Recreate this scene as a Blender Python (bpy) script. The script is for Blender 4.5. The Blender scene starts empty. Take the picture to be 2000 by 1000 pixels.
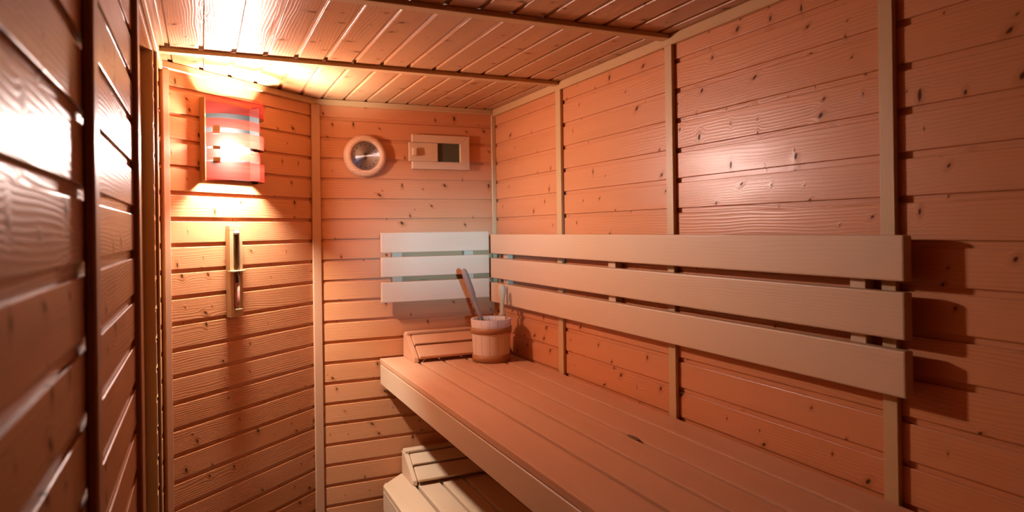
import bpy, bmesh, math, random
from mathutils import Vector, Matrix
random.seed(7)
S = bpy.context.scene
COL = S.collection
H = 1.525                      # camera height; heights below are measured from the lens, then lifted by H

# ------------------------------------------------------------------ materials
class NT:
    def __init__(s, name):
        s.m = bpy.data.materials.new(name); s.m.use_nodes = True
        s.t = s.m.node_tree; s.t.nodes.clear()
        s.out = s.n('ShaderNodeOutputMaterial')
    def n(s, typ, **kw):
        nd = s.t.nodes.new(typ)
        for k, v in kw.items(): setattr(nd, k, v)
        return nd
    def put(s, sock, v):
        if isinstance(v, bpy.types.NodeSocket): s.t.links.new(v, sock)
        else:
            try: sock.default_value = v
            except Exception: sock.default_value = (*v, 1)
    def math(s, op, a, b=0.0, c=0.0, clamp=False):
        nd = s.n('ShaderNodeMath', operation=op, use_clamp=clamp)
        s.put(nd.inputs[0], a); s.put(nd.inputs[1], b); s.put(nd.inputs[2], c)
        return nd.outputs[0]
    def comb(s, x, y, z=0.0):
        nd = s.n('ShaderNodeCombineXYZ')
        for i, v in enumerate((x, y, z)): s.put(nd.inputs[i], v)
        return nd.outputs[0]
    def sep(s, v):
        nd = s.n('ShaderNodeSeparateXYZ'); s.put(nd.inputs[0], v); return nd.outputs
    def noise(s, vec, scale=1.0, detail=2.0, rough=.5):
        nd = s.n('ShaderNodeTexNoise'); s.put(nd.inputs['Vector'], vec)
        nd.inputs['Scale'].default_value = scale; nd.inputs['Detail'].default_value = detail
        nd.inputs['Roughness'].default_value = rough
        return nd.outputs['Fac']
    def smooth(s, v, lo, hi, a=0.0, b=1.0):
        nd = s.n('ShaderNodeMapRange', interpolation_type='SMOOTHSTEP')
        for i, x in enumerate((v, lo, hi, a, b)): s.put(nd.inputs[i], x)
        return nd.outputs[0]
    def mix(s, f, a, b, mode='MIX'):
        nd = s.n('ShaderNodeMix', data_type='RGBA', blend_type=mode)
        s.put(nd.inputs[0], f); s.put(nd.inputs[6], a); s.put(nd.inputs[7], b)
        return nd.outputs[2]
    def bsdf(s, **kw):
        nd = s.n('ShaderNodeBsdfPrincipled')
        for k, v in kw.items(): s.put(nd.inputs[k.replace('_', ' ')], v)
        return nd
    def done(s, sock):
        s.t.links.new(sock, s.out.inputs['Surface']); return s.m

def wood(name, light, dark, knot=None, knots=.55, rough=.4, ring=.5, bump=.25, spec=.5, tone=.25):
    w = NT(name)
    g = w.sep(w.n('ShaderNodeUVMap', uv_map='grain').outputs[0]); U, V = g[0], g[1]
    r = w.sep(w.n('ShaderNodeUVMap', uv_map='board').outputs[0]); r1, r2 = r[0], r[1]
    row = w.math('MULTIPLY', r1, 61.0)
    Veff = V
    if knot:
        CU, CV = .105, .046
        cv = w.math('ADD', w.math('DIVIDE', V, CV), w.math('MULTIPLY', w.math('FLOOR', row), 9.0))
        cu = w.math('DIVIDE', U, CU)
        vo = w.n('ShaderNodeTexVoronoi', voronoi_dimensions='2D', feature='F1')
        w.put(vo.inputs['Vector'], w.comb(cu, cv)); vo.inputs['Scale'].default_value = 1.0
        vo.inputs['Randomness'].default_value = .85
        p = w.sep(vo.outputs['Position']); c = w.sep(vo.outputs['Color'])
        dx = w.math('MULTIPLY', w.math('SUBTRACT', cu, p[0]), CU)
        dy = w.math('MULTIPLY', w.math('SUBTRACT', cv, p[1]), CV)
        on = w.math('GREATER_THAN', c[0], knots)
        rad = w.math('MULTIPLY_ADD', w.math('POWER', c[1], 2.0), .0062, .0020)
        ex = w.math('MULTIPLY', dx, w.math('MULTIPLY_ADD', c[2], .9, .55))
        ey = w.math('MULTIPLY', w.math('MULTIPLY_ADD', dx, .5, dy), w.math('MULTIPLY_ADD', w.math('POWER', c[2], 2.0), -.55, 1.0))
        dist = w.math('SQRT', w.math('ADD', w.math('MULTIPLY', ex, ex), w.math('MULTIPLY', ey, ey)))
        wob = w.math('MULTIPLY', w.noise(w.comb(U, V, row), 160.0, 1.0), .0022)
        rel = w.math('DIVIDE', w.math('ADD', dist, w.math('SUBTRACT', wob, .0011)), rad)
        core = w.math('MULTIPLY', w.smooth(rel, 1.1, .5), on)
        halo = w.math('MULTIPLY', w.smooth(rel, 3.4, .9), on)
        # the grain runs around each knot
        s3 = w.math('MULTIPLY', rad, 3.2)
        q = w.math('DIVIDE', dist, s3)
        fall = w.math('MULTIPLY', w.math('EXPONENT', w.math('MULTIPLY', w.math('MULTIPLY', q, q), -1.0)), on)
        Veff = w.math('SUBTRACT', V, w.math('MULTIPLY', dy, fall))
    warp = w.math('SUBTRACT', w.noise(w.comb(w.math('MULTIPLY', U, 1.7), w.math('MULTIPLY', Veff, 9.0), row), 1.0, 2.0), .5)
    ph = w.math('ADD', Veff, w.math('MULTIPLY', warp, .055))
    dens = w.math('MULTIPLY_ADD', r2, 260.0, 620.0)
    rings = w.math('POWER', w.math('MULTIPLY_ADD', w.math('SINE', w.math('MULTIPLY_ADD', ph, dens, row)), .5, .5), 2.5)
    amp = w.smooth(w.noise(w.comb(w.math('MULTIPLY', U, .9), w.math('MULTIPLY', Veff, 20.0), row), 1.0, 1.0), .3, .7)
    rings = w.math('MULTIPLY', rings, w.math('MULTIPLY_ADD', amp, .8, .2))
    fibre = w.noise(w.comb(w.math('MULTIPLY', U, 14.0), w.math('MULTIPLY', Veff, 700.0), row), 1.0, 3.0)
    blot = w.noise(w.comb(w.math('MULTIPLY', U, 2.2), w.math('MULTIPLY', V, 14.0), row), 1.0, 2.0)
    f = w.math('ADD', w.math('MULTIPLY', rings, ring), w.math('MULTIPLY', w.math('SUBTRACT', fibre, .5), .35))
    f = w.math('ADD', f, w.math('MULTIPLY', w.math('SUBTRACT', blot, .5), .9))
    f = w.math('ADD', f, w.math('MULTIPLY', w.math('SUBTRACT', r2, .5), tone), clamp=True)
    col = w.mix(f, light, dark)
    height = w.math('ADD', w.math('MULTIPLY', rings, .8), w.math('MULTIPLY', fibre, .25))
    if knot:
        col = w.mix(w.math('MULTIPLY', halo, .42), col, (dark[0]*.75, dark[1]*.62, dark[2]*.5))
        col = w.mix(w.math('MULTIPLY', core, .9), col, knot)
        height = w.math('ADD', height, w.math('MULTIPLY', halo, .9))
    bp = w.n('ShaderNodeBump'); bp.inputs['Strength'].default_value = bump; bp.inputs['Distance'].default_value = .0012
    w.put(bp.inputs['Height'], height)
    ro = w.math('MULTIPLY_ADD', w.math('SUBTRACT', blot, .5), .25, rough)
    b = w.bsdf(Base_Color=col, Roughness=ro, Normal=bp.outputs[0])
    w.put(b.inputs['Specular IOR Level'], w.math('MULTIPLY_ADD', core, -spec*.9, spec) if knot else spec)
    return w.done(b.outputs[0])

def plain(name, col, rough=.5, metal=0.0, **kw):
    w = NT(name); b = w.bsdf(Base_Color=(*col, 1), Roughness=rough, Metallic=metal, **kw)
    return w.done(b.outputs[0])

M = {}
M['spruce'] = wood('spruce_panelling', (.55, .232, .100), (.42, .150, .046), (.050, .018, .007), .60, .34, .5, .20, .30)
M['leftspruce'] = wood('spruce_panelling_darker', (.42, .205, .088), (.29, .115, .038), (.045, .016, .007), .60, .35, .65, .30, .14)  # darker, less glossy version of the wall panelling
M['ceil'] = wood('spruce_ceiling', (.43, .225, .105), (.33, .155, .06), (.06, .022, .01), .64, .34, .5, .35, .35)
M['pale'] = wood('pale_abachi', (.56, .38, .235), (.49, .31, .17), None, 0, .5, .28, .10, .35, .3)
M['bench'] = wood('bench_abachi', (.56, .305, .170), (.48, .238, .120), None, 0, .5, .30, .10, .35, .3)
M['lath'] = wood('trim_lath', (.50, .325, .155), (.42, .25, .10), None, 0, .45, .3, .12, .4, .3)
M['darklath'] = wood('door_lath', (.30, .14, .05), (.20, .085, .03), None, 0, .4, .3, .12, .4, .3)
M['stave'] = wood('bucket_stave', (.66, .53, .42), (.56, .41, .30), None, 0, .5, .35, .12, .35, .9)
M['hoop'] = wood('bucket_hoop', (.34, .15, .055), (.25, .10, .035), None, 0, .5, .3, .1, .35, .2)
M['ladlewood'] = wood('ladle_wood', (.28, .155, .10), (.18, .09, .055), None, 0, .55, .8, .4, .35, .2)
M['oak'] = wood('thermometer_oak', (.64, .42, .28), (.48, .25, .14), None, 0, .5, .9, .5, .35, .2)
M['knot'] = plain('dark_knot', (.13, .075, .022), .7)
M['black'] = plain('black_paint', (.015, .013, .012), .5)
M['vent_dark'] = plain('vent_opening_dark', (.06, .058, .03), .6)  # darkness of the open vent, put into the colour
M['floor'] = plain('floor_tile', (.16, .13, .105), .5)
M['ceramic'] = plain('white_ceramic', (.75, .72, .68), .3)
M['steel'] = plain('steel', (.6, .58, .55), .35, 1.0)
def mk_glare_dark():
    w = NT('lamp_backing'); d = w.n('ShaderNodeBsdfDiffuse'); d.inputs[0].default_value = (.0080, .0074, .0070, 1); return w.done(d.outputs[0])  # near-black colour holds down the glare on surfaces beside the bulb
M['glare_dark'] = mk_glare_dark()
M['sand'] = plain('pink_sand', (.60, .24, .18), .9)

def mk_dial():
    w = NT('brushed_dial')
    tg = w.n('ShaderNodeTangent', direction_type='RADIAL', axis='Y')
    b = w.bsdf(Base_Color=(.62, .63, .66, 1), Metallic=1.0, Roughness=.50, Anisotropic=.97)
    b.inputs['Anisotropic Rotation'].default_value = .25
    w.t.links.new(tg.outputs[0], b.inputs['Tangent'])
    return w.done(b.outputs[0])
M['dial'] = mk_dial()

VT = (.40, .258, .220, 1)              # what the thin veneer lets through
def mk_veneer():
    w = NT('red_veneer')
    uv = w.sep(w.n('ShaderNodeUVMap', uv_map='grain').outputs[0])
    st = w.noise(w.comb(w.math('MULTIPLY', uv[0], 5.0), w.math('MULTIPLY', uv[1], 260.0), 3.0), 1.0, 2.0)
    k = w.smooth(st, .35, .7)
    dcol = w.mix(k, (.0012, .0002, .0001, 1), (.0009, .0001, .00005, 1))
    tcol = w.mix(k, (.0210, .0015, .0009, 1), (.0155, .0009, .0005, 1))
    di = w.n('ShaderNodeBsdfDiffuse'); w.put(di.inputs[0], dcol)
    tr = w.n('ShaderNodeBsdfTranslucent'); w.put(tr.inputs[0], tcol)
    tp = w.n('ShaderNodeBsdfTransparent'); w.put(tp.inputs[0], VT)
    a1 = w.n('ShaderNodeAddShader'); w.t.links.new(di.outputs[0], a1.inputs[0]); w.t.links.new(tr.outputs[0], a1.inputs[1])
    a2 = w.n('ShaderNodeAddShader'); w.t.links.new(a1.outputs[0], a2.inputs[0]); w.t.links.new(tp.outputs[0], a2.inputs[1])
    return w.done(a2.outputs[0])
M['veneer'] = mk_veneer()

BULB = 3350.0
def mk_bulb():
    w = NT('bulb_glow'); e = w.n('ShaderNodeEmission')
    e.inputs[0].default_value = (1.0, .94, .89, 1); e.inputs[1].default_value = BULB
    return w.done(e.outputs[0])
M['bulb'] = mk_bulb()
def mk_glass():
    w = NT('clear_glass')
    a = w.n('ShaderNodeBsdfTransparent'); a.inputs[0].default_value = (.80, .74, .68, 1)
    g = w.n('ShaderNodeBsdfGlossy'); g.inputs['Roughness'].default_value = .08
    lw = w.n('ShaderNodeLayerWeight'); lw.inputs[0].default_value = .35
    mx = w.n('ShaderNodeMixShader'); w.t.links.new(lw.outputs['Facing'], mx.inputs[0])
    w.t.links.new(a.outputs[0], mx.inputs[1]); w.t.links.new(g.outputs[0], mx.inputs[2])
    return w.done(mx.outputs[0])
M['glass'] = mk_glass()
def mk_pane():
    w = NT('window_pane')
    a = w.n('ShaderNodeBsdfTransparent'); a.inputs[0].default_value = (.93, .95, .95, 1)
    g = w.n('ShaderNodeBsdfGlossy'); g.inputs['Roughness'].default_value = .02
    mx = w.n('ShaderNodeMixShader'); mx.inputs[0].default_value = .06
    w.t.links.new(a.outputs[0], mx.inputs[1]); w.t.links.new(g.outputs[0], mx.inputs[2])
    return w.done(mx.outputs[0])
M['pane'] = mk_pane()

# ------------------------------------------------------------------ mesh helpers
class MB:
    """collects faces with a grain direction, becomes one mesh object"""
    def __init__(s):
        s.bm = bmesh.new()
        s.g = s.bm.loops.layers.uv.new('grain'); s.b = s.bm.loops.layers.uv.new('board')
    def uvs(s, faces, axis, org=None):
        """axis: unit vector along the grain"""
        ax = Vector(axis).normalized(); r = (random.random(), random.random()); off = random.random()*40
        if org is None: 
            pts = [v.co for f in faces for v in f.verts]; org = sum(pts, Vector())/len(pts)
        for f in faces:
            n = f.normal if f.normal.length > 1e-6 else Vector((0, 0, 1))
            side = n.cross(ax)
            if side.length < .25:
                t1 = ax.orthogonal().normalized(); t2 = ax.cross(t1)
                for l in f.loops:
                    d = l.vert.co-org; l[s.g].uv = (d.dot(t1)*.3+off, d.dot(t2)); l[s.b].uv = r
            else:
                side.normalize()
                for l in f.loops:
                    d = l.vert.co-org; l[s.g].uv = (d.dot(ax)+off, d.dot(side)); l[s.b].uv = r
    def box(s, lo, hi, axis=None, bev=.002, mat=None, seg=1):
        lo, hi = Vector(lo), Vector(hi); c = (lo+hi)/2; d = hi-lo
        ret = bmesh.ops.create_cube(s.bm, size=1.0)
        vs = ret['verts']
        for v in vs: v.co = Vector((v.co[i]*d[i]+c[i] for i in range(3)))
        es = list({e for v in vs for e in v.link_edges})
        if bev > 0:
            r = bmesh.ops.bevel(s.bm, geom=es, offset=min(bev, min(d)*.45), segments=seg, profile=.6, affect='EDGES')
        fs = s._island(vs[0] if vs[0].is_valid else r['verts'][0])
        if axis is None: axis = [(1, 0, 0), (0, 1, 0), (0, 0, 1)][max(range(3), key=lambda i: d[i])]
        s._fin(fs, axis, c, mat); return fs
    def _island(s, v):
        seen = {v}; st = [v]; fs = set()
        while st:
            a = st.pop()
            for f in a.link_faces: fs.add(f)
            for e in a.link_edges:
                b = e.other_vert(a)
                if b not in seen: seen.add(b); st.append(b)
        return list(fs)
    def _fin(s, fs, axis, c, mat):
        for f in fs: f.normal_update()
        s.uvs(fs, axis, c)
        if mat is not None:
            mt = Matrix(mat)
            for v in {v for f in fs for v in f.verts}: v.co = mt @ v.co
    def prism(s, poly, a, b, axis='Y', grain=None, bev=0.0, mat=None):
        """poly: 2-D points in the plane across axis; extruded from a to b"""
        def P(p, t):
            return {'X': (t, p[0], p[1]), 'Y': (p[0], t, p[1]), 'Z': (p[0], p[1], t)}[axis]
        v0 = [s.bm.verts.new(P(p, a)) for p in poly]; v1 = [s.bm.verts.new(P(p, b)) for p in poly]
        n = len(poly); fs = [s.bm.faces.new(v0), s.bm.faces.new(v1[::-1])]
        for i in range(n): fs.append(s.bm.faces.new((v0[i], v1[i], v1[(i+1) % n], v0[(i+1) % n])))
        bmesh.ops.recalc_face_normals(s.bm, faces=fs)
        if bev > 0:
            bmesh.ops.bevel(s.bm, geom=list({e for f in fs for e in f.edges}), offset=bev, segments=1, affect='EDGES')
            fs = s._island(next(v for v in s.bm.verts if v.is_valid and v.index == -1) if False else [v for v in s.bm.verts][-1])
        g = grain or {'X': (1, 0, 0), 'Y': (0, 1, 0), 'Z': (0, 0, 1)}[axis]
        s._fin(fs, g, sum((v.co for f in fs for v in f.verts), Vector())/sum(len(f.verts) for f in fs), mat); return fs
    def lathe(s, prof, n=48, axis='Z', center=(0, 0, 0), grain=(0, 0, 1), mat=None, closed=False, sx=1.0, sy=1.0):
        c = Vector(center); rings = []
        for r, z in prof:
            if r < 1e-6:
                rings.append([s.bm.verts.new({'Z': (0, 0, z), 'Y': (0, z, 0)}[axis])])
            else:
                rings.append([s.bm.verts.new({'Z': (r*sx*math.cos(t), r*sy*math.sin(t), z), 'Y': (r*math.cos(t), z, r*math.sin(t))}[axis])
                              for t in (2*math.pi*i/n for i in range(n))])
        fs = []
        prs = list(zip(rings, rings[1:])) + ([(rings[-1], rings[0])] if closed else [])
        for A, B in prs:
            for i in range(n):
                j = (i+1) % n
                if len(A) == 1 and len(B) == 1: continue
                if len(A) == 1: fs.append(s.bm.faces.new((A[0], B[i], B[j])))
                elif len(B) == 1: fs.append(s.bm.faces.new((A[i], A[j], B[0])))
                else: fs.append(s.bm.faces.new((A[i], A[j], B[j], B[i])))
        bmesh.ops.recalc_face_normals(s.bm, faces=fs)
        for f in fs: f.smooth = True
        for v in {v for f in fs for v in f.verts}: v.co = v.co+c
        s._fin(fs, grain, c, mat); return fs
    def tube(s, pts, rad, n=16, grain=None):
        """round bar through pts; rad: one radius or (rx, ry) per point"""
        pts = [Vector(p) for p in pts]; rings = []
        for i, p in enumerate(pts):
            t = (pts[min(i+1, len(pts)-1)]-pts[max(i-1, 0)]).normalized()
            a = t.cross(Vector((0, 1, 0)));  a.normalize(); b = t.cross(a)
            r = rad[i] if isinstance(rad, (list, tuple)) else rad
            rx, ry = r if isinstance(r, (list, tuple)) else (r, r)
            rings.append([s.bm.verts.new(p+a*rx*math.cos(k)+b*ry*math.sin(k)) for k in (2*math.pi*j/n for j in range(n))])
        fs = [s.bm.faces.new(rings[0][::-1]), s.bm.faces.new(rings[-1])]
        for A, B in zip(rings, rings[1:]):
            for i in range(n): fs.append(s.bm.faces.new((A[i], A[(i+1) % n], B[(i+1) % n], B[i])))
        bmesh.ops.recalc_face_normals(s.bm, faces=fs)
        for f in fs: f.smooth = True
        s._fin(fs, grain or (pts[-1]-pts[0]), sum(pts, Vector())/len(pts), None); return fs
    def obj(s, name, mat, parent=None, loc=(0, 0, 0), rot=0, smooth=None):
        """verts are in the frame whose origin is loc (or the parent's origin)"""
        me = bpy.data.meshes.new(name); s.bm.normal_update(); s.bm.to_mesh(me); s.bm.free()
        for m in (mat if isinstance(mat, (list, tuple)) else [mat]): me.materials.append(m)
        o = bpy.data.objects.new(name, me); COL.objects.link(o)
        if parent is not None: o.parent = parent
        o.location = loc; o.rotation_euler = (0, 0, rot)
        return o

def tag(o, label, cat, group=None):
    o['label'] = label; o['category'] = cat
    if group: o['group'] = group
    return o
def thing(name, loc, label, cat, group=None, rot=0):
    o = bpy.data.objects.new(name, None); COL.objects.link(o); o.empty_display_size = .05
    o.location = loc; o.rotation_euler = (0, 0, rot)
    return tag(o, label, cat, group)
def struct(o): o['kind'] = 'structure'; return o

# ------------------------------------------------------------------ room
XR, YB, XL, YF = 1.30, 3.06, -.128, -1.25
ZC, ZF = .580, -H
Q = Vector((XL, 2.555)); E = Vector((.445, YB)); DU = (E-Q).normalized(); DL = (E-Q).length
ANG = math.atan2(DU.x, DU.y)
PITCH, GAP, DEP = .0895, .0145, .0068
PHASE = .0497                                   # height of one groove centre

def board_profile(lo, hi, pitch, phase, gap=GAP, dep=DEP, flip=False):
    """list of strips ((a0,d0),(a1,d1),board) from a=lo to hi; d is depth towards the room, 0 = board face"""
    r = .0015; out = []
    k0 = math.floor((lo-phase)/pitch)-1; k1 = math.ceil((hi-phase)/pitch)+1
    for k in range(k0, k1):
        g0 = phase+k*pitch-gap/2; g1 = g0+gap; a1 = g0+pitch
        pts = [(g0, -dep), (g1-.0006, -dep), (g1, -dep+.0005), (g1, -r), (g1+.3*r, -.3*r), (g1+r, 0), (a1-r, 0), (a1-.3*r, -.3*r), (a1, -r), (a1, -dep)]
        out.append(pts)
    return out

def panel_wall(mb, P0, P1, lo, hi, nrm, pitch=PITCH, phase=PHASE, back=.03, dep=DEP, gap=GAP):
    """horizontal boards on a vertical wall running from P0 to P1 (2-D), heights lo..hi, normal nrm into the room"""
    P0, P1, N = Vector(P0), Vector(P1), Vector(nrm); D = (P1-P0); L = D.length; D.normalize()
    A = Vector((D.x, D.y, 0)); N3 = Vector((N.x, N.y, 0))
    def vert(s, a, d): 
        p = P0+D*s+N*d; return mb.bm.verts.new((p.x, p.y, a+H))
    last = None; fs_all = []
    for pts in board_profile(lo, hi, pitch, phase, gap, dep):
        rr = (random.random(), random.random()); off = random.random()*40
        mid = pts[0][0]+pitch/2
        for (a0, d0), (a1, d1) in zip(pts, pts[1:]):
            if a1 < lo and a0 < lo or a0 > hi and a1 > hi: last = None; continue
            b0, b1 = min(max(a0, lo), hi), min(max(a1, lo), hi)
            if abs(b0-b1) < 1e-7 and abs(d0-d1) < 1e-7: continue
            if last and abs(last[2]-b0) < 1e-6 and abs(last[3]-d0) < 1e-6: v0, v1 = last[0], last[1]
            else: v0, v1 = vert(0, b0, d0), vert(L, b0, d0)
            v3, v2 = vert(0, b1, d1), vert(L, b1, d1)
            f = mb.bm.faces.new((v0, v1, v2, v3)); f.normal_update()
            if f.normal.dot(N3) < -1e-4 : f.normal_flip()
            for l in f.loops:
                co = l.vert.co; p = Vector((co.x, co.y))-P0
                l[mb.g].uv = (p.dot(D)+off, co.z-H-mid+p.dot(N)*.5); l[mb.b].uv = rr
            last = (v3, v2, b1, d1); fs_all.append(f)
    # plain back, top, bottom and ends give the wall its thickness
    c = [(P0-N*(DEP+.0005), lo), (P1-N*(DEP+.0005), lo), (P1-N*back, lo), (P0-N*back, lo)]
    bot = [mb.bm.verts.new((p.x, p.y, lo+H)) for p, _ in c]; top = [mb.bm.verts.new((p.x, p.y, hi+H)) for p, _ in c]
    fs = [mb.bm.faces.new(bot[::-1]), mb.bm.faces.new(top)]
    for i in range(4): fs.append(mb.bm.faces.new((bot[i], bot[(i+1) % 4], top[(i+1) % 4], top[i])))
    bmesh.ops.recalc_face_normals(mb.bm, faces=fs); mb.uvs(fs, A)

mb = MB(); panel_wall(mb, (XR, YF-.03), (XR, YB+.03), ZF, ZC+.02, (-1, 0)); struct(mb.obj('wall_right', M['spruce']))
mb = MB(); panel_wall(mb, (E.x-.02, YB), (XR+.03, YB), ZF, ZC+.02, (0, -1)); struct(mb.obj('wall_back', M['spruce']))
NU = Vector((DU.y, -DU.x))
mb = MB(); panel_wall(mb, Q-DU*.01, E+DU*.01, ZF, ZC+.02, NU); struct(mb.obj('wall_diagonal', M['spruce']))
Y0, Y1, ZD = 1.640, 2.250, .538                 # the doorway
mb = MB()
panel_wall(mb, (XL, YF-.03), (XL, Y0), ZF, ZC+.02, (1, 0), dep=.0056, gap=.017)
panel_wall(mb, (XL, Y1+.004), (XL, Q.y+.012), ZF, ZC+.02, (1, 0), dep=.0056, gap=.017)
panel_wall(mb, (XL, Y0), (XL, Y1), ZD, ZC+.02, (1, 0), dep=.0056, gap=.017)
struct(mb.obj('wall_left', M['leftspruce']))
mb = MB(); 
WX0, WX1, WZ0, WZ1 = -.112, .038, .000, .092     # small window behind the camera
panel_wall(mb, (XL-.03, YF), (WX0, YF), ZF, ZC+.02, (0, 1)); panel_wall(mb, (WX1, YF), (XR+.03, YF), ZF, ZC+.02, (0, 1))
panel_wall(mb, (WX0, YF), (WX1, YF), ZF, WZ0, (0, 1)); panel_wall(mb, (WX0, YF), (WX1, YF), WZ1, ZC+.02, (0, 1))
struct(mb.obj('wall_front', M['spruce']))
mb = MB()
for lo, hi in (((WX0-.012, WZ0-.04), (WX0, WZ1+.04)), ((WX1, WZ0-.04), (WX1+.04, WZ1+.04)), ((WX0, WZ0-.04), (WX1, WZ0)), ((WX0, WZ1), (WX1, WZ1+.04))):
    mb.box((lo[0], YF+.001, lo[1]+H), (hi[0], YF+.022, hi[1]+H), bev=.003)
w1 = struct(mb.obj('window_1', M['lath']))
mb = MB(); mb.box((WX0, YF-.020, WZ0+H), (WX1, YF-.015, WZ1+H), bev=0); mb.obj('pane', M['pane'], w1)
mb = MB(); mb.box((XL-.4, YF-.1, -.06), (XR+.1, YB+.1, 0), bev=0); struct(mb.obj('floor', M['floor']))
# ceiling boards run along the room
mb = MB(); CP = .0955
for pts in board_profile(-.40, 1.36, CP, -.0934, gap=.0150):
    rr = (random.random(), random.random()); off = random.random()*40; mid = pts[0][0]+CP/2; last = None
    for (a0, d0), (a1, d1) in zip(pts, pts[1:]):
        if a1 > 1.34 or a0 < -.35: continue
        A = last or [mb.bm.verts.new((a0, y, ZC+H-d0)) for y in (YF-.05, YB+.05)]
        B = [mb.bm.verts.new((a1, y, ZC+H-d1)) for y in (YF-.05, YB+.05)]
        f = mb.bm.faces.new((A[0], A[1], B[1], B[0])); f.normal_update()
        if f.normal.z > 1e-4: f.normal_flip()
        for l in f.loops: l[mb.g].uv = (l.vert.co.y+off, l.vert.co.x-mid); l[mb.b].uv = rr
        last = B
mb.box((-.40, YF-.05, ZC+H+DEP+.0005), (1.36, YB+.05, ZC+H+.05), bev=0)
struct(mb.obj('ceiling', M['ceil']))

# ---- door in the left wall (deep reveal, leaf set back)
mb = MB(); mb.box((XL-.10, Y1, 0), (XL-.001, Y1+.03, ZD+H+.02), (0, 0, 1)); mb.box((XL-.10, Y0-.03, 0), (XL-.001, Y0, ZD+H+.02), (0, 0, 1))
mb.box((XL-.10, Y0, ZD+H), (XL-.001, Y1, ZD+H+.03), (0, 1, 0))
d1 = struct(mb.obj('door_1', M['lath']))
mb = MB()
for i in range(6):
    a = Y0+(Y1-Y0)*i/6; mb.box((XL-.065, a+.002, .01), (XL-.030, a+(Y1-Y0)/6-.002, ZD+H-.004), (0, 0, 1), .003)
mb.obj('door_leaf', M['lath'], d1)
mb = MB(); mb.box((XL-.031, Y0+.07, 1.0), (XL-.004, Y0+.10, 1.3), (0, 0, 1), .006); mb.obj('door_handle', M['lath'], d1)

# ---- laths over the panelling and along the ceiling
TN = [0]
def trim(fn, mat='lath'):
    TN[0] += 1; m = MB(); fn(m); return struct(m.obj('trim_%d' % TN[0], M[mat]))
T = .0125
for y0, y1 in ((2.369, 2.409), (1.666, 1.701), (.947, .981), (.23, .27)):
    trim(lambda m: m.box((XR-T, y0, .02), (XR, y1, ZC+H-.03), bev=.0015))
for y0, y1 in ((2.369, 2.407), (1.668, 1.706), (.95, .988), (.23, .268)):
    trim(lambda m: m.box((XL+.005 if y0 < 2.3 else XL+.005, y0, ZC+H-.014), (XR-.016, y1, ZC+H), bev=.002))
trim(lambda m: m.box((XL, .942, .0), (XL+.0125, .984, ZC+H-.03), bev=.003), 'darklath')
trim(lambda m: m.box((XL, .23, .0), (XL+.0125, .27, ZC+H-.03), bev=.003), 'darklath')
trim(lambda m: m.box((XL-.012, 1.590, .0), (XL+.0105, 1.642, ZC+H-.005), bev=.003), 'darklath')   # door casing, near side
trim(lambda m: m.box((XL, 2.305, .0), (XL+.008, 2.345, ZC+H-.03), bev=.002), 'darklath')
# cornices
trim(lambda m: m.box((XR-.016, YF, ZC+H-.032), (XR, YB, ZC+H), bev=.003))
trim(lambda m: m.box((E.x+.002, YB-.016, ZC+H-.026), (XR-.016, YB, ZC+H), bev=.003))
trim(lambda m: m.box((XL, YF, ZC+H-.032), (XL+.012, Q.y, ZC+H), bev=.003))
RD = Matrix.Translation((Q.x, Q.y, 0)) @ Matrix.Rotation(math.pi/2-ANG, 4, 'Z')      # local x runs along the diagonal wall, -y into the room
trim(lambda m: m.box((.0, -.016, ZC+H-.026), (DL-.004, 0, ZC+H), bev=.003, mat=RD))
# upright laths in the corners
trim(lambda m: m.box((.002, -.016, .0), (.028, 0, ZC+H-.026), bev=.002, mat=RD), 'bench')
RC = Matrix.Translation((E.x, E.y, 0)) @ Matrix.Rotation((math.pi/2-ANG)/2, 4, 'Z')
trim(lambda m: m.prism([(-.020, -.0165), (-.018, -.0185), (.018, -.0185), (.020, -.0165), (.016, -.002), (0, .004), (-.016, -.002)], .0, ZC+H-.026, 'Z', mat=RC), 'bench')
trim(lambda m: m.box((XR-.021, YB-.013, .0), (XR, YB, ZC+H-.026), bev=.002))

# ------------------------------------------------------------------ benches
BEDGE = [.718, .842, .855, .950, .963, 1.056, 1.069, 1.174, 1.187, 1.284]
def bench(name, zt, x0, label, cut=0.0, y_near=-1.22, y_far=3.043, nboards=5, seat=None, xe=1.284):
    seat = seat or M['bench']
    t = thing(name, (x0, 1.4, 0), label, 'bench', 'slatted sauna benches')
    ox = Vector((x0, 1.4, 0)); dx = x0-BEDGE[0]; th = .023
    def put(m, nm, mat=None):
        for v in m.bm.verts: v.co -= ox
        return m.obj(nm, mat or seat, t)
    for i in range(nboards):
        a, b = BEDGE[2*i]+dx, BEDGE[2*i+1]+dx
        m = MB()
        if i == 0 and cut:
            m.prism([(a, y_near), (b, y_near), (b, y_far), (b-.018, y_far), (a, y_far-(b-.018-a))], zt-th, zt, 'Z', (0, 1, 0), bev=.0035)
        else: m.box((a, y_near, zt-th), (b, y_far, zt), (0, 1, 0), .0035, seg=2)
        put(m, 'seat_board')
    m = MB(); m.box((x0+.001, y_near, zt-th-.092), (x0+.024, y_far-cut, zt-th-.0025), (0, 1, 0), .003); put(m, 'front_fascia', M['pale'])
    for y in (-.40, .75, 1.9, 2.98):
        m = MB(); m.box((x0+.026, y, zt-th-.06), (xe, y+.04, zt-th-.001), (1, 0, 0), .002); put(m, 'cross_bearer')
    m = MB(); m.box((xe-.026, y_near, zt-th-.11), (xe+.002, y_far, zt-th-.061), (0, 1, 0), .002); put(m, 'wall_ledger')
    return t, put
ZB = H-.572; ZL = H-1.102
tb, put = bench('sauna_bench', ZB, .718, 'high slatted wooden bench along the long wall, carrying the wooden bucket')
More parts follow.
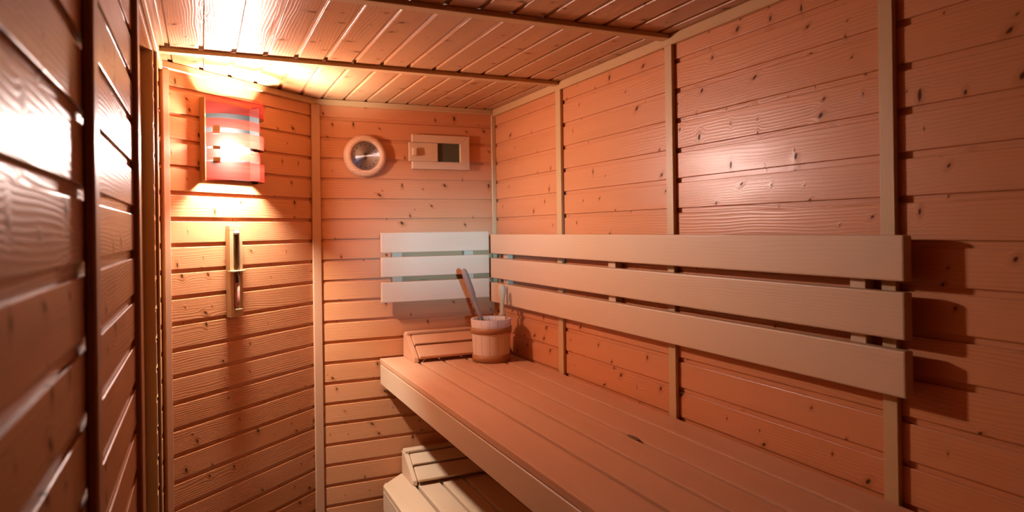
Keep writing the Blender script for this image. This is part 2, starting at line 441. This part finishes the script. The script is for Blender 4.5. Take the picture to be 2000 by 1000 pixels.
for y in (-.36, .79):
    m = MB(); m.box((1.215, y, 0), (1.255, y+.04, ZB-.084), (0, 0, 1), .003); put(m, 'leg')
m = MB(); m.lathe([(0, .0), (1.0, .0), (.92, .0007), (0, .0007)], 20, center=(1.0625, 1.563, ZB-.0001), grain=(0, 1, 0), sx=.0085, sy=.030); put(m, 'knot_hole', M['knot'])
tl, put = bench('sauna_bench', ZL, .700, 'low pale slatted bench with a clipped corner, tucked under the high bench', cut=.10, nboards=4, seat=M['pale'], xe=1.158)
for y in (-.36, .79, 1.94):
    for xx in (.730, 1.09):
        m = MB(); m.box((xx, y, 0), (xx+.04, y+.04, ZL-.084), (0, 0, 1), .003); put(m, 'leg')

# ---- slatted headrests
def headrest(label, x0, x1, zt, mat):
    yb, yf = 3.040, 2.862
    t = thing('headrest', (x0, yb, zt), label, 'headrest', 'slatted wooden headrests')
    o = Vector((x0, yb, zt))
    def put(m, nm):
        for v in m.bm.verts: v.co -= o
        return m.obj(nm, mat, t)
    z0 = zt+.001; top = zt+.104; sl = [(yb, z0), (yb, top), (yb-.040, top), (yf+.004, z0+.020), (yf, z0)]
    for xa in (x0, x1-.02):
        m = MB(); m.prism(sl, xa, xa+.02, 'X', (0, 1, 0), bev=.0015); put(m, 'side_panel')
    m = MB(); m.box((x0+.004, yb-.046, top-.004), (x1-.004, yb-.001, top+.010), (1, 0, 0), .003); put(m, 'slat')
    a = Vector((yb-.046, top-.004)); b = Vector((yf-.004, z0+.018)); d = (b-a).normalized(); n = Vector((d.y, -d.x)); 
    if n.y < 0: n = -n
    Ls = (b-a).length
    for s0, s1 in ((.010, Ls*.46), (Ls*.46+.012, Ls+.004)):
        p = [a+d*s0-n*.004, a+d*s1-n*.004, a+d*s1+n*.011, a+d*s0+n*.011]
        m = MB(); m.prism([tuple(q) for q in p], x0+.021, x1-.021, 'X', (1, 0, 0), bev=.0025); put(m, 'slat')
headrest('slatted wooden headrest on the high bench, half behind the bucket', .826, 1.272, ZB, M['bench'])
headrest('slatted pale headrest on the low bench, half in shade', .812, 1.262, ZL, M['pale'])

# ---- backrests
def backrest(label, rails, z_std, on_right):
    if on_right: o = Vector((XR, 1.95, 0))
    else: o = Vector((.98, YB, 0))
    t = thing('backrest', o, label, 'backrest', 'three-rail wooden backrests')
    def put(m, nm, mat):
        for v in m.bm.verts: v.co -= o
        return m.obj(nm, mat, t)
    for z0, z1 in rails:
        m = MB()
        if on_right: m.box((1.245, .899, z0+H), (1.270, 3.002, z1+H), (0, 1, 0), .004, seg=2)
        else: m.box((.721, 3.005, z0+H), (1.240, 3.028, z1+H), (1, 0, 0), .004, seg=2)
        put(m, 'rail', M['pale'])
    lo, hi = z_std
    for a, b in (((2.862, 2.908), (1.962, 2.007), (1.004, 1.043)) if on_right else ((.776, .823), (1.122, 1.168))):
        m = MB()
        if on_right: m.box((1.2705, a, lo+H), (XR-.0005, b, hi+H), (0, 0, 1), .0015)
        else: m.box((a, 3.0285, lo+H), (b, YB-.0005, hi+H), (0, 0, 1), .0015)
        put(m, 'standoff', M['pale'])
backrest('long three-rail wooden backrest fixed above the high bench on the long wall', [(-.113, -.022), (-.228, -.1345), (-.342, -.2495)], (-.335, -.030), True)
backrest('short pale three-rail backrest below the air vent on the end wall', [(-.0985, -.008), (-.207, -.118), (-.321, -.230)], (-.315, -.015), False)

# ------------------------------------------------------------------ bucket and ladle
BC = Vector((1.1445, 2.763, ZB)); 
tbk = thing('wooden_bucket', BC, 'wooden stave bucket with two brown hoops standing on the high bench', 'bucket')
RB, RT, HB = .078, .0885, .184
NS = 15
for i in range(NS):
    m = MB(); t0 = 2*math.pi*i/NS+.05; t1 = 2*math.pi*(i+1)/NS+.05; t0 += .006; t1 -= .006
    vs = []
    def rr(z): return RB+(RT-RB)*z/HB
    for z in (0.001, HB):
        for r in (rr(z), rr(z)-.010):
            vs.append([m.bm.verts.new((r*math.cos(t0+(t1-t0)*k/3), r*math.sin(t0+(t1-t0)*k/3), z)) for k in range(4)])
    ob, ib, ot, it = vs; fs = []
    for k in range(3):
        fs += [m.bm.faces.new((ob[k], ob[k+1], ot[k+1], ot[k])), m.bm.faces.new((ib[k+1], ib[k], it[k], it[k+1])),
               m.bm.faces.new((ot[k], ot[k+1], it[k+1], it[k])), m.bm.faces.new((ob[k+1], ob[k], ib[k], ib[k+1]))]
    fs += [m.bm.faces.new((ob[0], ot[0], it[0], ib[0])), m.bm.faces.new((ob[3], ib[3], it[3], ot[3]))]
    bmesh.ops.recalc_face_normals(m.bm, faces=fs); m.uvs(fs, (0, 0, 1), Vector((0, 0, .1)))
    m.obj('stave', M['stave'], tbk)
m = MB(); m.lathe([(0, .012), (.0665, .012), (.0665, .024), (0, .024)], 40, grain=(1, 0, 0)); m.obj('bucket_bottom', M['stave'], tbk)
def hoop(z0, z1):
    r0 = RB+(RT-RB)*z0/HB; r1 = RB+(RT-RB)*z1/HB
    m = MB(); m.lathe([(r0+.0005, z0), (r0+.0042, z0+.001), (r1+.0045, z1-.001), (r1+.0005, z1)], 64, grain=(0, 0, 1), closed=True); m.obj('hoop', M['hoop'], tbk)
hoop(.124, .149); hoop(.001, .032)
# raised lug on one stave
m = MB(); 
lug = [(.000, .016, .0055), (.012, .0125, .0055), (.030, .0088, .0055), (.055, .0088, .006), (.085, .0128, .0068), (.108, .0175, .007), (.128, .0170, .007), (.139, .0125, .006), (.1445, .006, .004), (.146, .001, .001)]
pv = Vector((.0745, .046, 0)); ax = Vector((.92, -.39, 0)).normalized(); ay = Vector((.39, .92, 0)).normalized(); rings = []
for z, a, b in lug:
    rings.append([m.bm.verts.new(pv+ax*a*math.cos(k)+ay*b*math.sin(k)+Vector((0, 0, HB-.002+z))) for k in (2*math.pi*j/20 for j in range(20))])
fs = [m.bm.faces.new(rings[0][::-1]), m.bm.faces.new(rings[-1])]
for A, B in zip(rings, rings[1:]):
    for i in range(20): fs.append(m.bm.faces.new((A[i], A[(i+1) % 20], B[(i+1) % 20], B[i])))
bmesh.ops.recalc_face_normals(m.bm, faces=fs)
for f in fs: f.smooth = True
m.uvs(fs, (0, 0, 1)); m.obj('lug_handle', M['lath'], tbk)

# ladle leaning in the bucket
A = Vector((1.019, 2.762, -.171+H)); B = Vector((1.098, 2.760, -.386+H)); dl = (B-A).normalized()
tip = A+dl*.375
tld = thing('ladle', tip, 'dark wooden ladle leaning out of the bucket', 'ladle')
m = MB(); lp = []; lr = []
for s, r in ((-.004, .004), (0, .009), (.006, .0125), (.03, .0142), (.08, .0140), (.116, .0130), (.126, .0105), (.150, .0092), (.20, .0085), (.26, .008), (.345, .0075)):
    lp.append(A+dl*s-tip); lr.append((r, r*.85 if s > .125 else r))
m.tube(lp, lr, 16); m.obj('ladle_handle', M['ladlewood'], tld)
m = MB(); bowl = [(0, -.002), (.018, .001), (.030, .010), (.034, .024), (.031, .024), (.027, .012), (.016, .005), (0, .003)]
m.lathe(bowl, 28, center=(0, 0, -.004), grain=(1, 0, 0)); m.obj('ladle_bowl', M['ladlewood'], tld)

# ------------------------------------------------------------------ thermometer
tt = thing('wall_thermometer', (.666, YB, .336+H), 'round thermometer with wooden rim and brushed silver dial on the end wall', 'thermometer')
m = MB(); m.lathe([(.062, -.002), (.093, -.002), (.0955, -.005), (.0955, -.010), (.0925, -.0125), (.0915, -.0135), (.0925, -.016), (.0905, -.024), (.084, -.030), (.074, -.0315), (.0665, -.029), (.0645, -.024), (.064, -.012)], 72, axis='Y', grain=(1, 0, 0), closed=True)
m.obj('wooden_rim', M['oak'], tt)
m = MB(); m.lathe([(0, -.0135), (.0638, -.0135), (.0638, -.004), (0, -.004)], 72, axis='Y', grain=(1, 0, 0))
for f in m.bm.faces: f.smooth = False
dial = m.obj('dial', M['dial'], tt)
def needle(cz, ang, L):
    m = MB(); c, s = math.cos(ang), math.sin(ang)
    m.lathe([(0, -.0172), (.0042, -.0170), (.0046, -.0155), (.0046, -.0137), (0, -.0137)], 20, axis='Y', center=(0, 0, cz))
    w = .0011; pts = [(-.012, -w), (L, -.0004), (L, .0004), (-.012, w)]
    m.prism([(x*c-y*s, cz+x*s+y*c) for x, y in pts], -.0158, -.0148, 'Y')
    m.obj('needle', M['black'], tt)
needle(.0095, math.radians(-3), .048); needle(-.0095, math.radians(206), .050)
for zc, a0, a1, rr_ in ((.006, 15, 165, .049), (-.006, 195, 345, .049)):
    for i in range(7):
        a = math.radians(a0+(a1-a0)*i/6); cx, cz = rr_*math.cos(a), zc+(rr_-.004)*math.sin(a)
        m = MB(); m.box((cx-.0022, -.0142, cz-.0022), (cx+.0022, -.0136, cz+.0022), bev=0); m.obj('scale_mark', M['black'], tt)

# ------------------------------------------------------------------ air vent
tv = thing('air_vent', (1.02, YB, .363+H), 'rectangular pale wooden air vent with a half open slider', 'air vent')
vo = Vector((1.02, YB, .363+H))
def vput(m, nm, mat):
    for v in m.bm.verts: v.co -= vo
    return m.obj(nm, mat, tv)
x0, x1, z0, z1 = .880, 1.160, .2830+H, .4430+H; bw = .036; yf, yb = YB-.022, YB-.0005
m = MB(); m.prism([(x0, z1), (x1, z1), (x1-.046, z1-bw), (x0, z1-bw)], yf, yb, 'Y', (1, 0, 0), bev=.002); vput(m, 'vent_frame', M['pale'])
m = MB(); m.prism([(x0, z0), (x0, z0+bw), (x1-.046, z0+bw), (x1, z0)], yf, yb, 'Y', (1, 0, 0), bev=.002); vput(m, 'vent_frame', M['pale'])
m = MB(); m.prism([(x1, z0), (x1-.046, z0+bw), (x1-.046, z1-bw), (x1, z1)], yf, yb, 'Y', (0, 0, 1), bev=.002); vput(m, 'vent_frame', M['pale'])
m = MB(); m.box((x0+.002, YB-.005, z0+bw-.004), (x1-.044, yb, z1-bw+.004), bev=0); vput(m, 'vent_opening_dark', M['vent_dark'])  # dark sheet in place of the shaded open hole
m = MB(); m.box((.8655, YB-.016, z0+bw+.001), (1.004, YB-.006, z1-bw-.001), (1, 0, 0), .0015); sl = vput(m, 'slider', M['pale'])
m = MB(); m.box((.8785, YB-.036, .344+H), (.8975, YB-.0155, .379+H), (0, 0, 1), .003, seg=2)
for v in m.bm.verts: v.co -= vo
m.obj('slider_knob', M['pale'], sl)

# ------------------------------------------------------------------ wall lamp on the diagonal wall (local x: into the room, y: along the wall)
def onwall(u, z): p = Q+DU*u; return (p.x, p.y, z+H)
ROT = -math.atan2(-NU.y, NU.x)
UC = .287
tlamp = thing('wall_lamp', onwall(UC, .338), 'glowing wall lamp of curved red veneer strips on the angled wall', 'lamp', rot=ROT)
z = lambda v: v-.338
m = MB(); m.box((.0008, -.118, z(.196)), (.010, .118, z(.476)), (0, 0, 1), .001); m.obj('back_board', M['glare_dark'], tlamp)
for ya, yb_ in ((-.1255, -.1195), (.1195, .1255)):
    m = MB(); m.box((.0008, ya, z(.187)), (.0255, yb_, z(.484)), (0, 0, 1), .001); m.obj('side_post', M['darklath'] if ya < 0 else M['glare_dark'], tlamp)
def band(z0, z1, a, d, nm):
    m = MB(); N = 40; off = random.random()*9; A = []
    for i in range(N+1):
        th_ = math.pi*i/N; A.append((.0255+d*math.sin(th_), -a*math.cos(th_)))
    lo = [m.bm.verts.new((p[0], p[1], z(z0))) for p in A]; hi = [m.bm.verts.new((p[0], p[1], z(z1))) for p in A]
    for i in range(N):
        f = m.bm.faces.new((lo[i], lo[i+1], hi[i+1], hi[i])); f.smooth = True
        for l, (uu, vv) in zip(f.loops, ((i, z0), (i+1, z0), (i+1, z1), (i, z1))):
            l[m.g].uv = (uu*.008+off, vv); l[m.b].uv = (off % 1, .5)
    m.obj(nm, M['veneer'], tlamp)
for z0, z1 in ((.4235, .486), (.3070, .3575), (.188, .2540)): band(z0, z1, .125, .093, 'outer_veneer_band')
for z0, z1 in ((.3760, .4090), (.2608, .3005)): band(z0, z1, .117, .072, 'inner_veneer_band')
m = MB(); m.box((.0105, .0985, z(.198)), (.060, .1015, z(.474)), (0, 0, 1), .0008); m.obj('added_light_shield', M['glare_dark'], tlamp)  # added shield, blocks bulb light heading for the near part of the back wall
for z0, z1 in ((.3525, .3815), (.2985, .3090), (.2490, .2690)):
    m = MB(); m.box((-.004, -.012, z(z0)), (.002, .012, z(z1)), (0, 0, 1), .0008, mat=Matrix.Translation((.0600, -.1045, 0)) @ Matrix.Rotation(math.radians(-38), 4, 'Z')); m.obj('spacer_block', M['pale'], tlamp)
RX = Matrix.Translation((.051, -.012, z(.306))) @ Matrix.Rotation(-math.pi/2, 4, 'X')
m = MB(); m.lathe([(0, -.040), (.008, -.0385), (.0150, -.033), (.0195, -.022), (.0215, -.008), (.0215, .006), (.019, .022), (.0145, .036), (.011, .048), (.010, .054), (0, .054)], 32)
for v in m.bm.verts: v.co = RX @ v.co
m.obj('bulb', M['bulb'], tlamp)
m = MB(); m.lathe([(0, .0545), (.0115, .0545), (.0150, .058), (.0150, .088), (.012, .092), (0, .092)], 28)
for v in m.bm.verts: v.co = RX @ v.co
m.obj('lamp_socket', M['glare_dark'], tlamp)
m = MB(); m.box((.010, .052, z(.298)), (.040, .074, z(.314)), bev=.002); m.obj('socket_bracket', M['glare_dark'], tlamp)

# ------------------------------------------------------------------ sand timer
UH = .302
th = thing('sand_timer', onwall(UH, -.142), 'wooden sand timer with pink sand in its lower tube, below the lamp', 'sand timer', rot=ROT)
zz = lambda v: v+.142
m = MB(); w = .030; t = .0215
m.prism([(.0008, -w), (.0008, w), (t, w), (t, .0165), (.009, .0165), (.009, -.0125), (t, -.0125), (t, -w)], zz(-.284), zz(.010), 'Z', (0, 0, 1))
m.box((.0008, -w, zz(.010)), (t, w, zz(.0288)), (0, 0, 1), .001); m.box((.0008, -w, zz(-.312)), (t, w, zz(-.284)), (0, 0, 1), .001)
m.obj('backing_board', M['lath'], th)
m = MB(); pr = [(.004, -.1405), (.009, -.128), (.0115, -.115), (.0118, -.015), (.0095, -.002), (.004, .004), (.0005, .005)]
pr = [(.0005, -.281)] + [(r, -.2785-(v-.002) if False else (-.142)*2-v-.0) for r, v in reversed(pr[:-1])] + pr
m.lathe([(r, zz(v)) for r, v in pr], 24, center=(.0195, .002, 0)); m.obj('glass_tube', M['glass'], th)
m = MB(); m.lathe([(0, zz(-.278)), (.0085, zz(-.276)), (.0107, zz(-.268)), (.0107, zz(-.188)), (0, zz(-.184))], 24, center=(.0195, .002, 0)); m.obj('sand', M['sand'], th)
m = MB(); m.box((.009, -.031, zz(-.1445)), (.035, .0315, zz(-.1385)), (0, 1, 0), .001); m.obj('tube_bracket', M['lath'], th)
m = MB(); m.lathe([(0, zz(.010)), (.008, zz(.010)), (.0115, zz(.004)), (.0123, zz(-.006)), (.0119, zz(-.006)), (0, zz(-.002))], 24, center=(.0195, .002, 0)); m.obj('tube_cap', M['ceramic'], th)
m = MB(); m.box((.009, -.0125, zz(-.2865)), (.0325, .0165, zz(-.2815)), (0, 1, 0), .001); m.obj('tube_rest', M['lath'], th)

# ------------------------------------------------------------------ camera and light
cam = bpy.data.cameras.new('camera'); co = bpy.data.objects.new('camera', cam); COL.objects.link(co); S.camera = co
f, yaw, pit, rol = 1333.84, .425271, .0014567, -.013514
cam.sensor_width = 36.0; cam.lens = f/2000*36; cam.shift_x = 0; cam.shift_y = -54.23/2000
cam.clip_start = .01
def Rm():
    cy, sy = math.cos(yaw), math.sin(yaw); cp, sp = math.cos(pit), math.sin(pit); cr, sr = math.cos(rol), math.sin(rol)
    Rz = Matrix(((cy, -sy, 0), (sy, cy, 0), (0, 0, 1))); P = Matrix(((1, 0, 0), (0, 0, -1), (0, 1, 0)))
    Rx = Matrix(((1, 0, 0), (0, cp, sp), (0, -sp, cp))); Rr = Matrix(((cr, -sr, 0), (sr, cr, 0), (0, 0, 1)))
    return Rr @ Rx @ P @ Rz
R = Rm(); r0, r1, r2 = R[0], R[1], R[2]
co.matrix_world = Matrix(((r0[0], -r1[0], -r2[0], 0), (r0[1], -r1[1], -r2[1], 0), (r0[2], -r1[2], -r2[2], H), (0, 0, 0, 1)))
cam.dof.use_dof = True; cam.dof.focus_distance = 2.3; cam.dof.aperture_fstop = 4.0

ld = bpy.data.lights.new('daylight', 'AREA'); ld.shape = 'SQUARE'; ld.size = .09; ld.energy = 560; ld.color = (.23, .62, 1.0)   # cool daylight outside the small window
lo = bpy.data.objects.new('daylight', ld); COL.objects.link(lo); lo.location = (-.30, -2.3, .075+H); lo.rotation_euler = (math.pi/2, 0, math.atan2(-1.30, 5.36))
wd = bpy.data.worlds.new('world'); S.world = wd; wd.use_nodes = True
wd.node_tree.nodes['Background'].inputs[0].default_value = (.0, .0, .0, 1)
wd.node_tree.nodes['Background'].inputs[1].default_value = 0

vs = S.view_settings; vs.view_transform = 'Standard'; vs.look = 'None'; vs.gamma = 1.0; vs.use_curve_mapping = False
vs.exposure = 0.0
cy = S.cycles
cy.max_bounces = 10; cy.diffuse_bounces = 8; cy.glossy_bounces = 4; cy.transmission_bounces = 6; cy.transparent_max_bounces = 8
cy.sample_clamp_indirect = 6.0
cy.caustics_reflective = False; cy.caustics_refractive = False
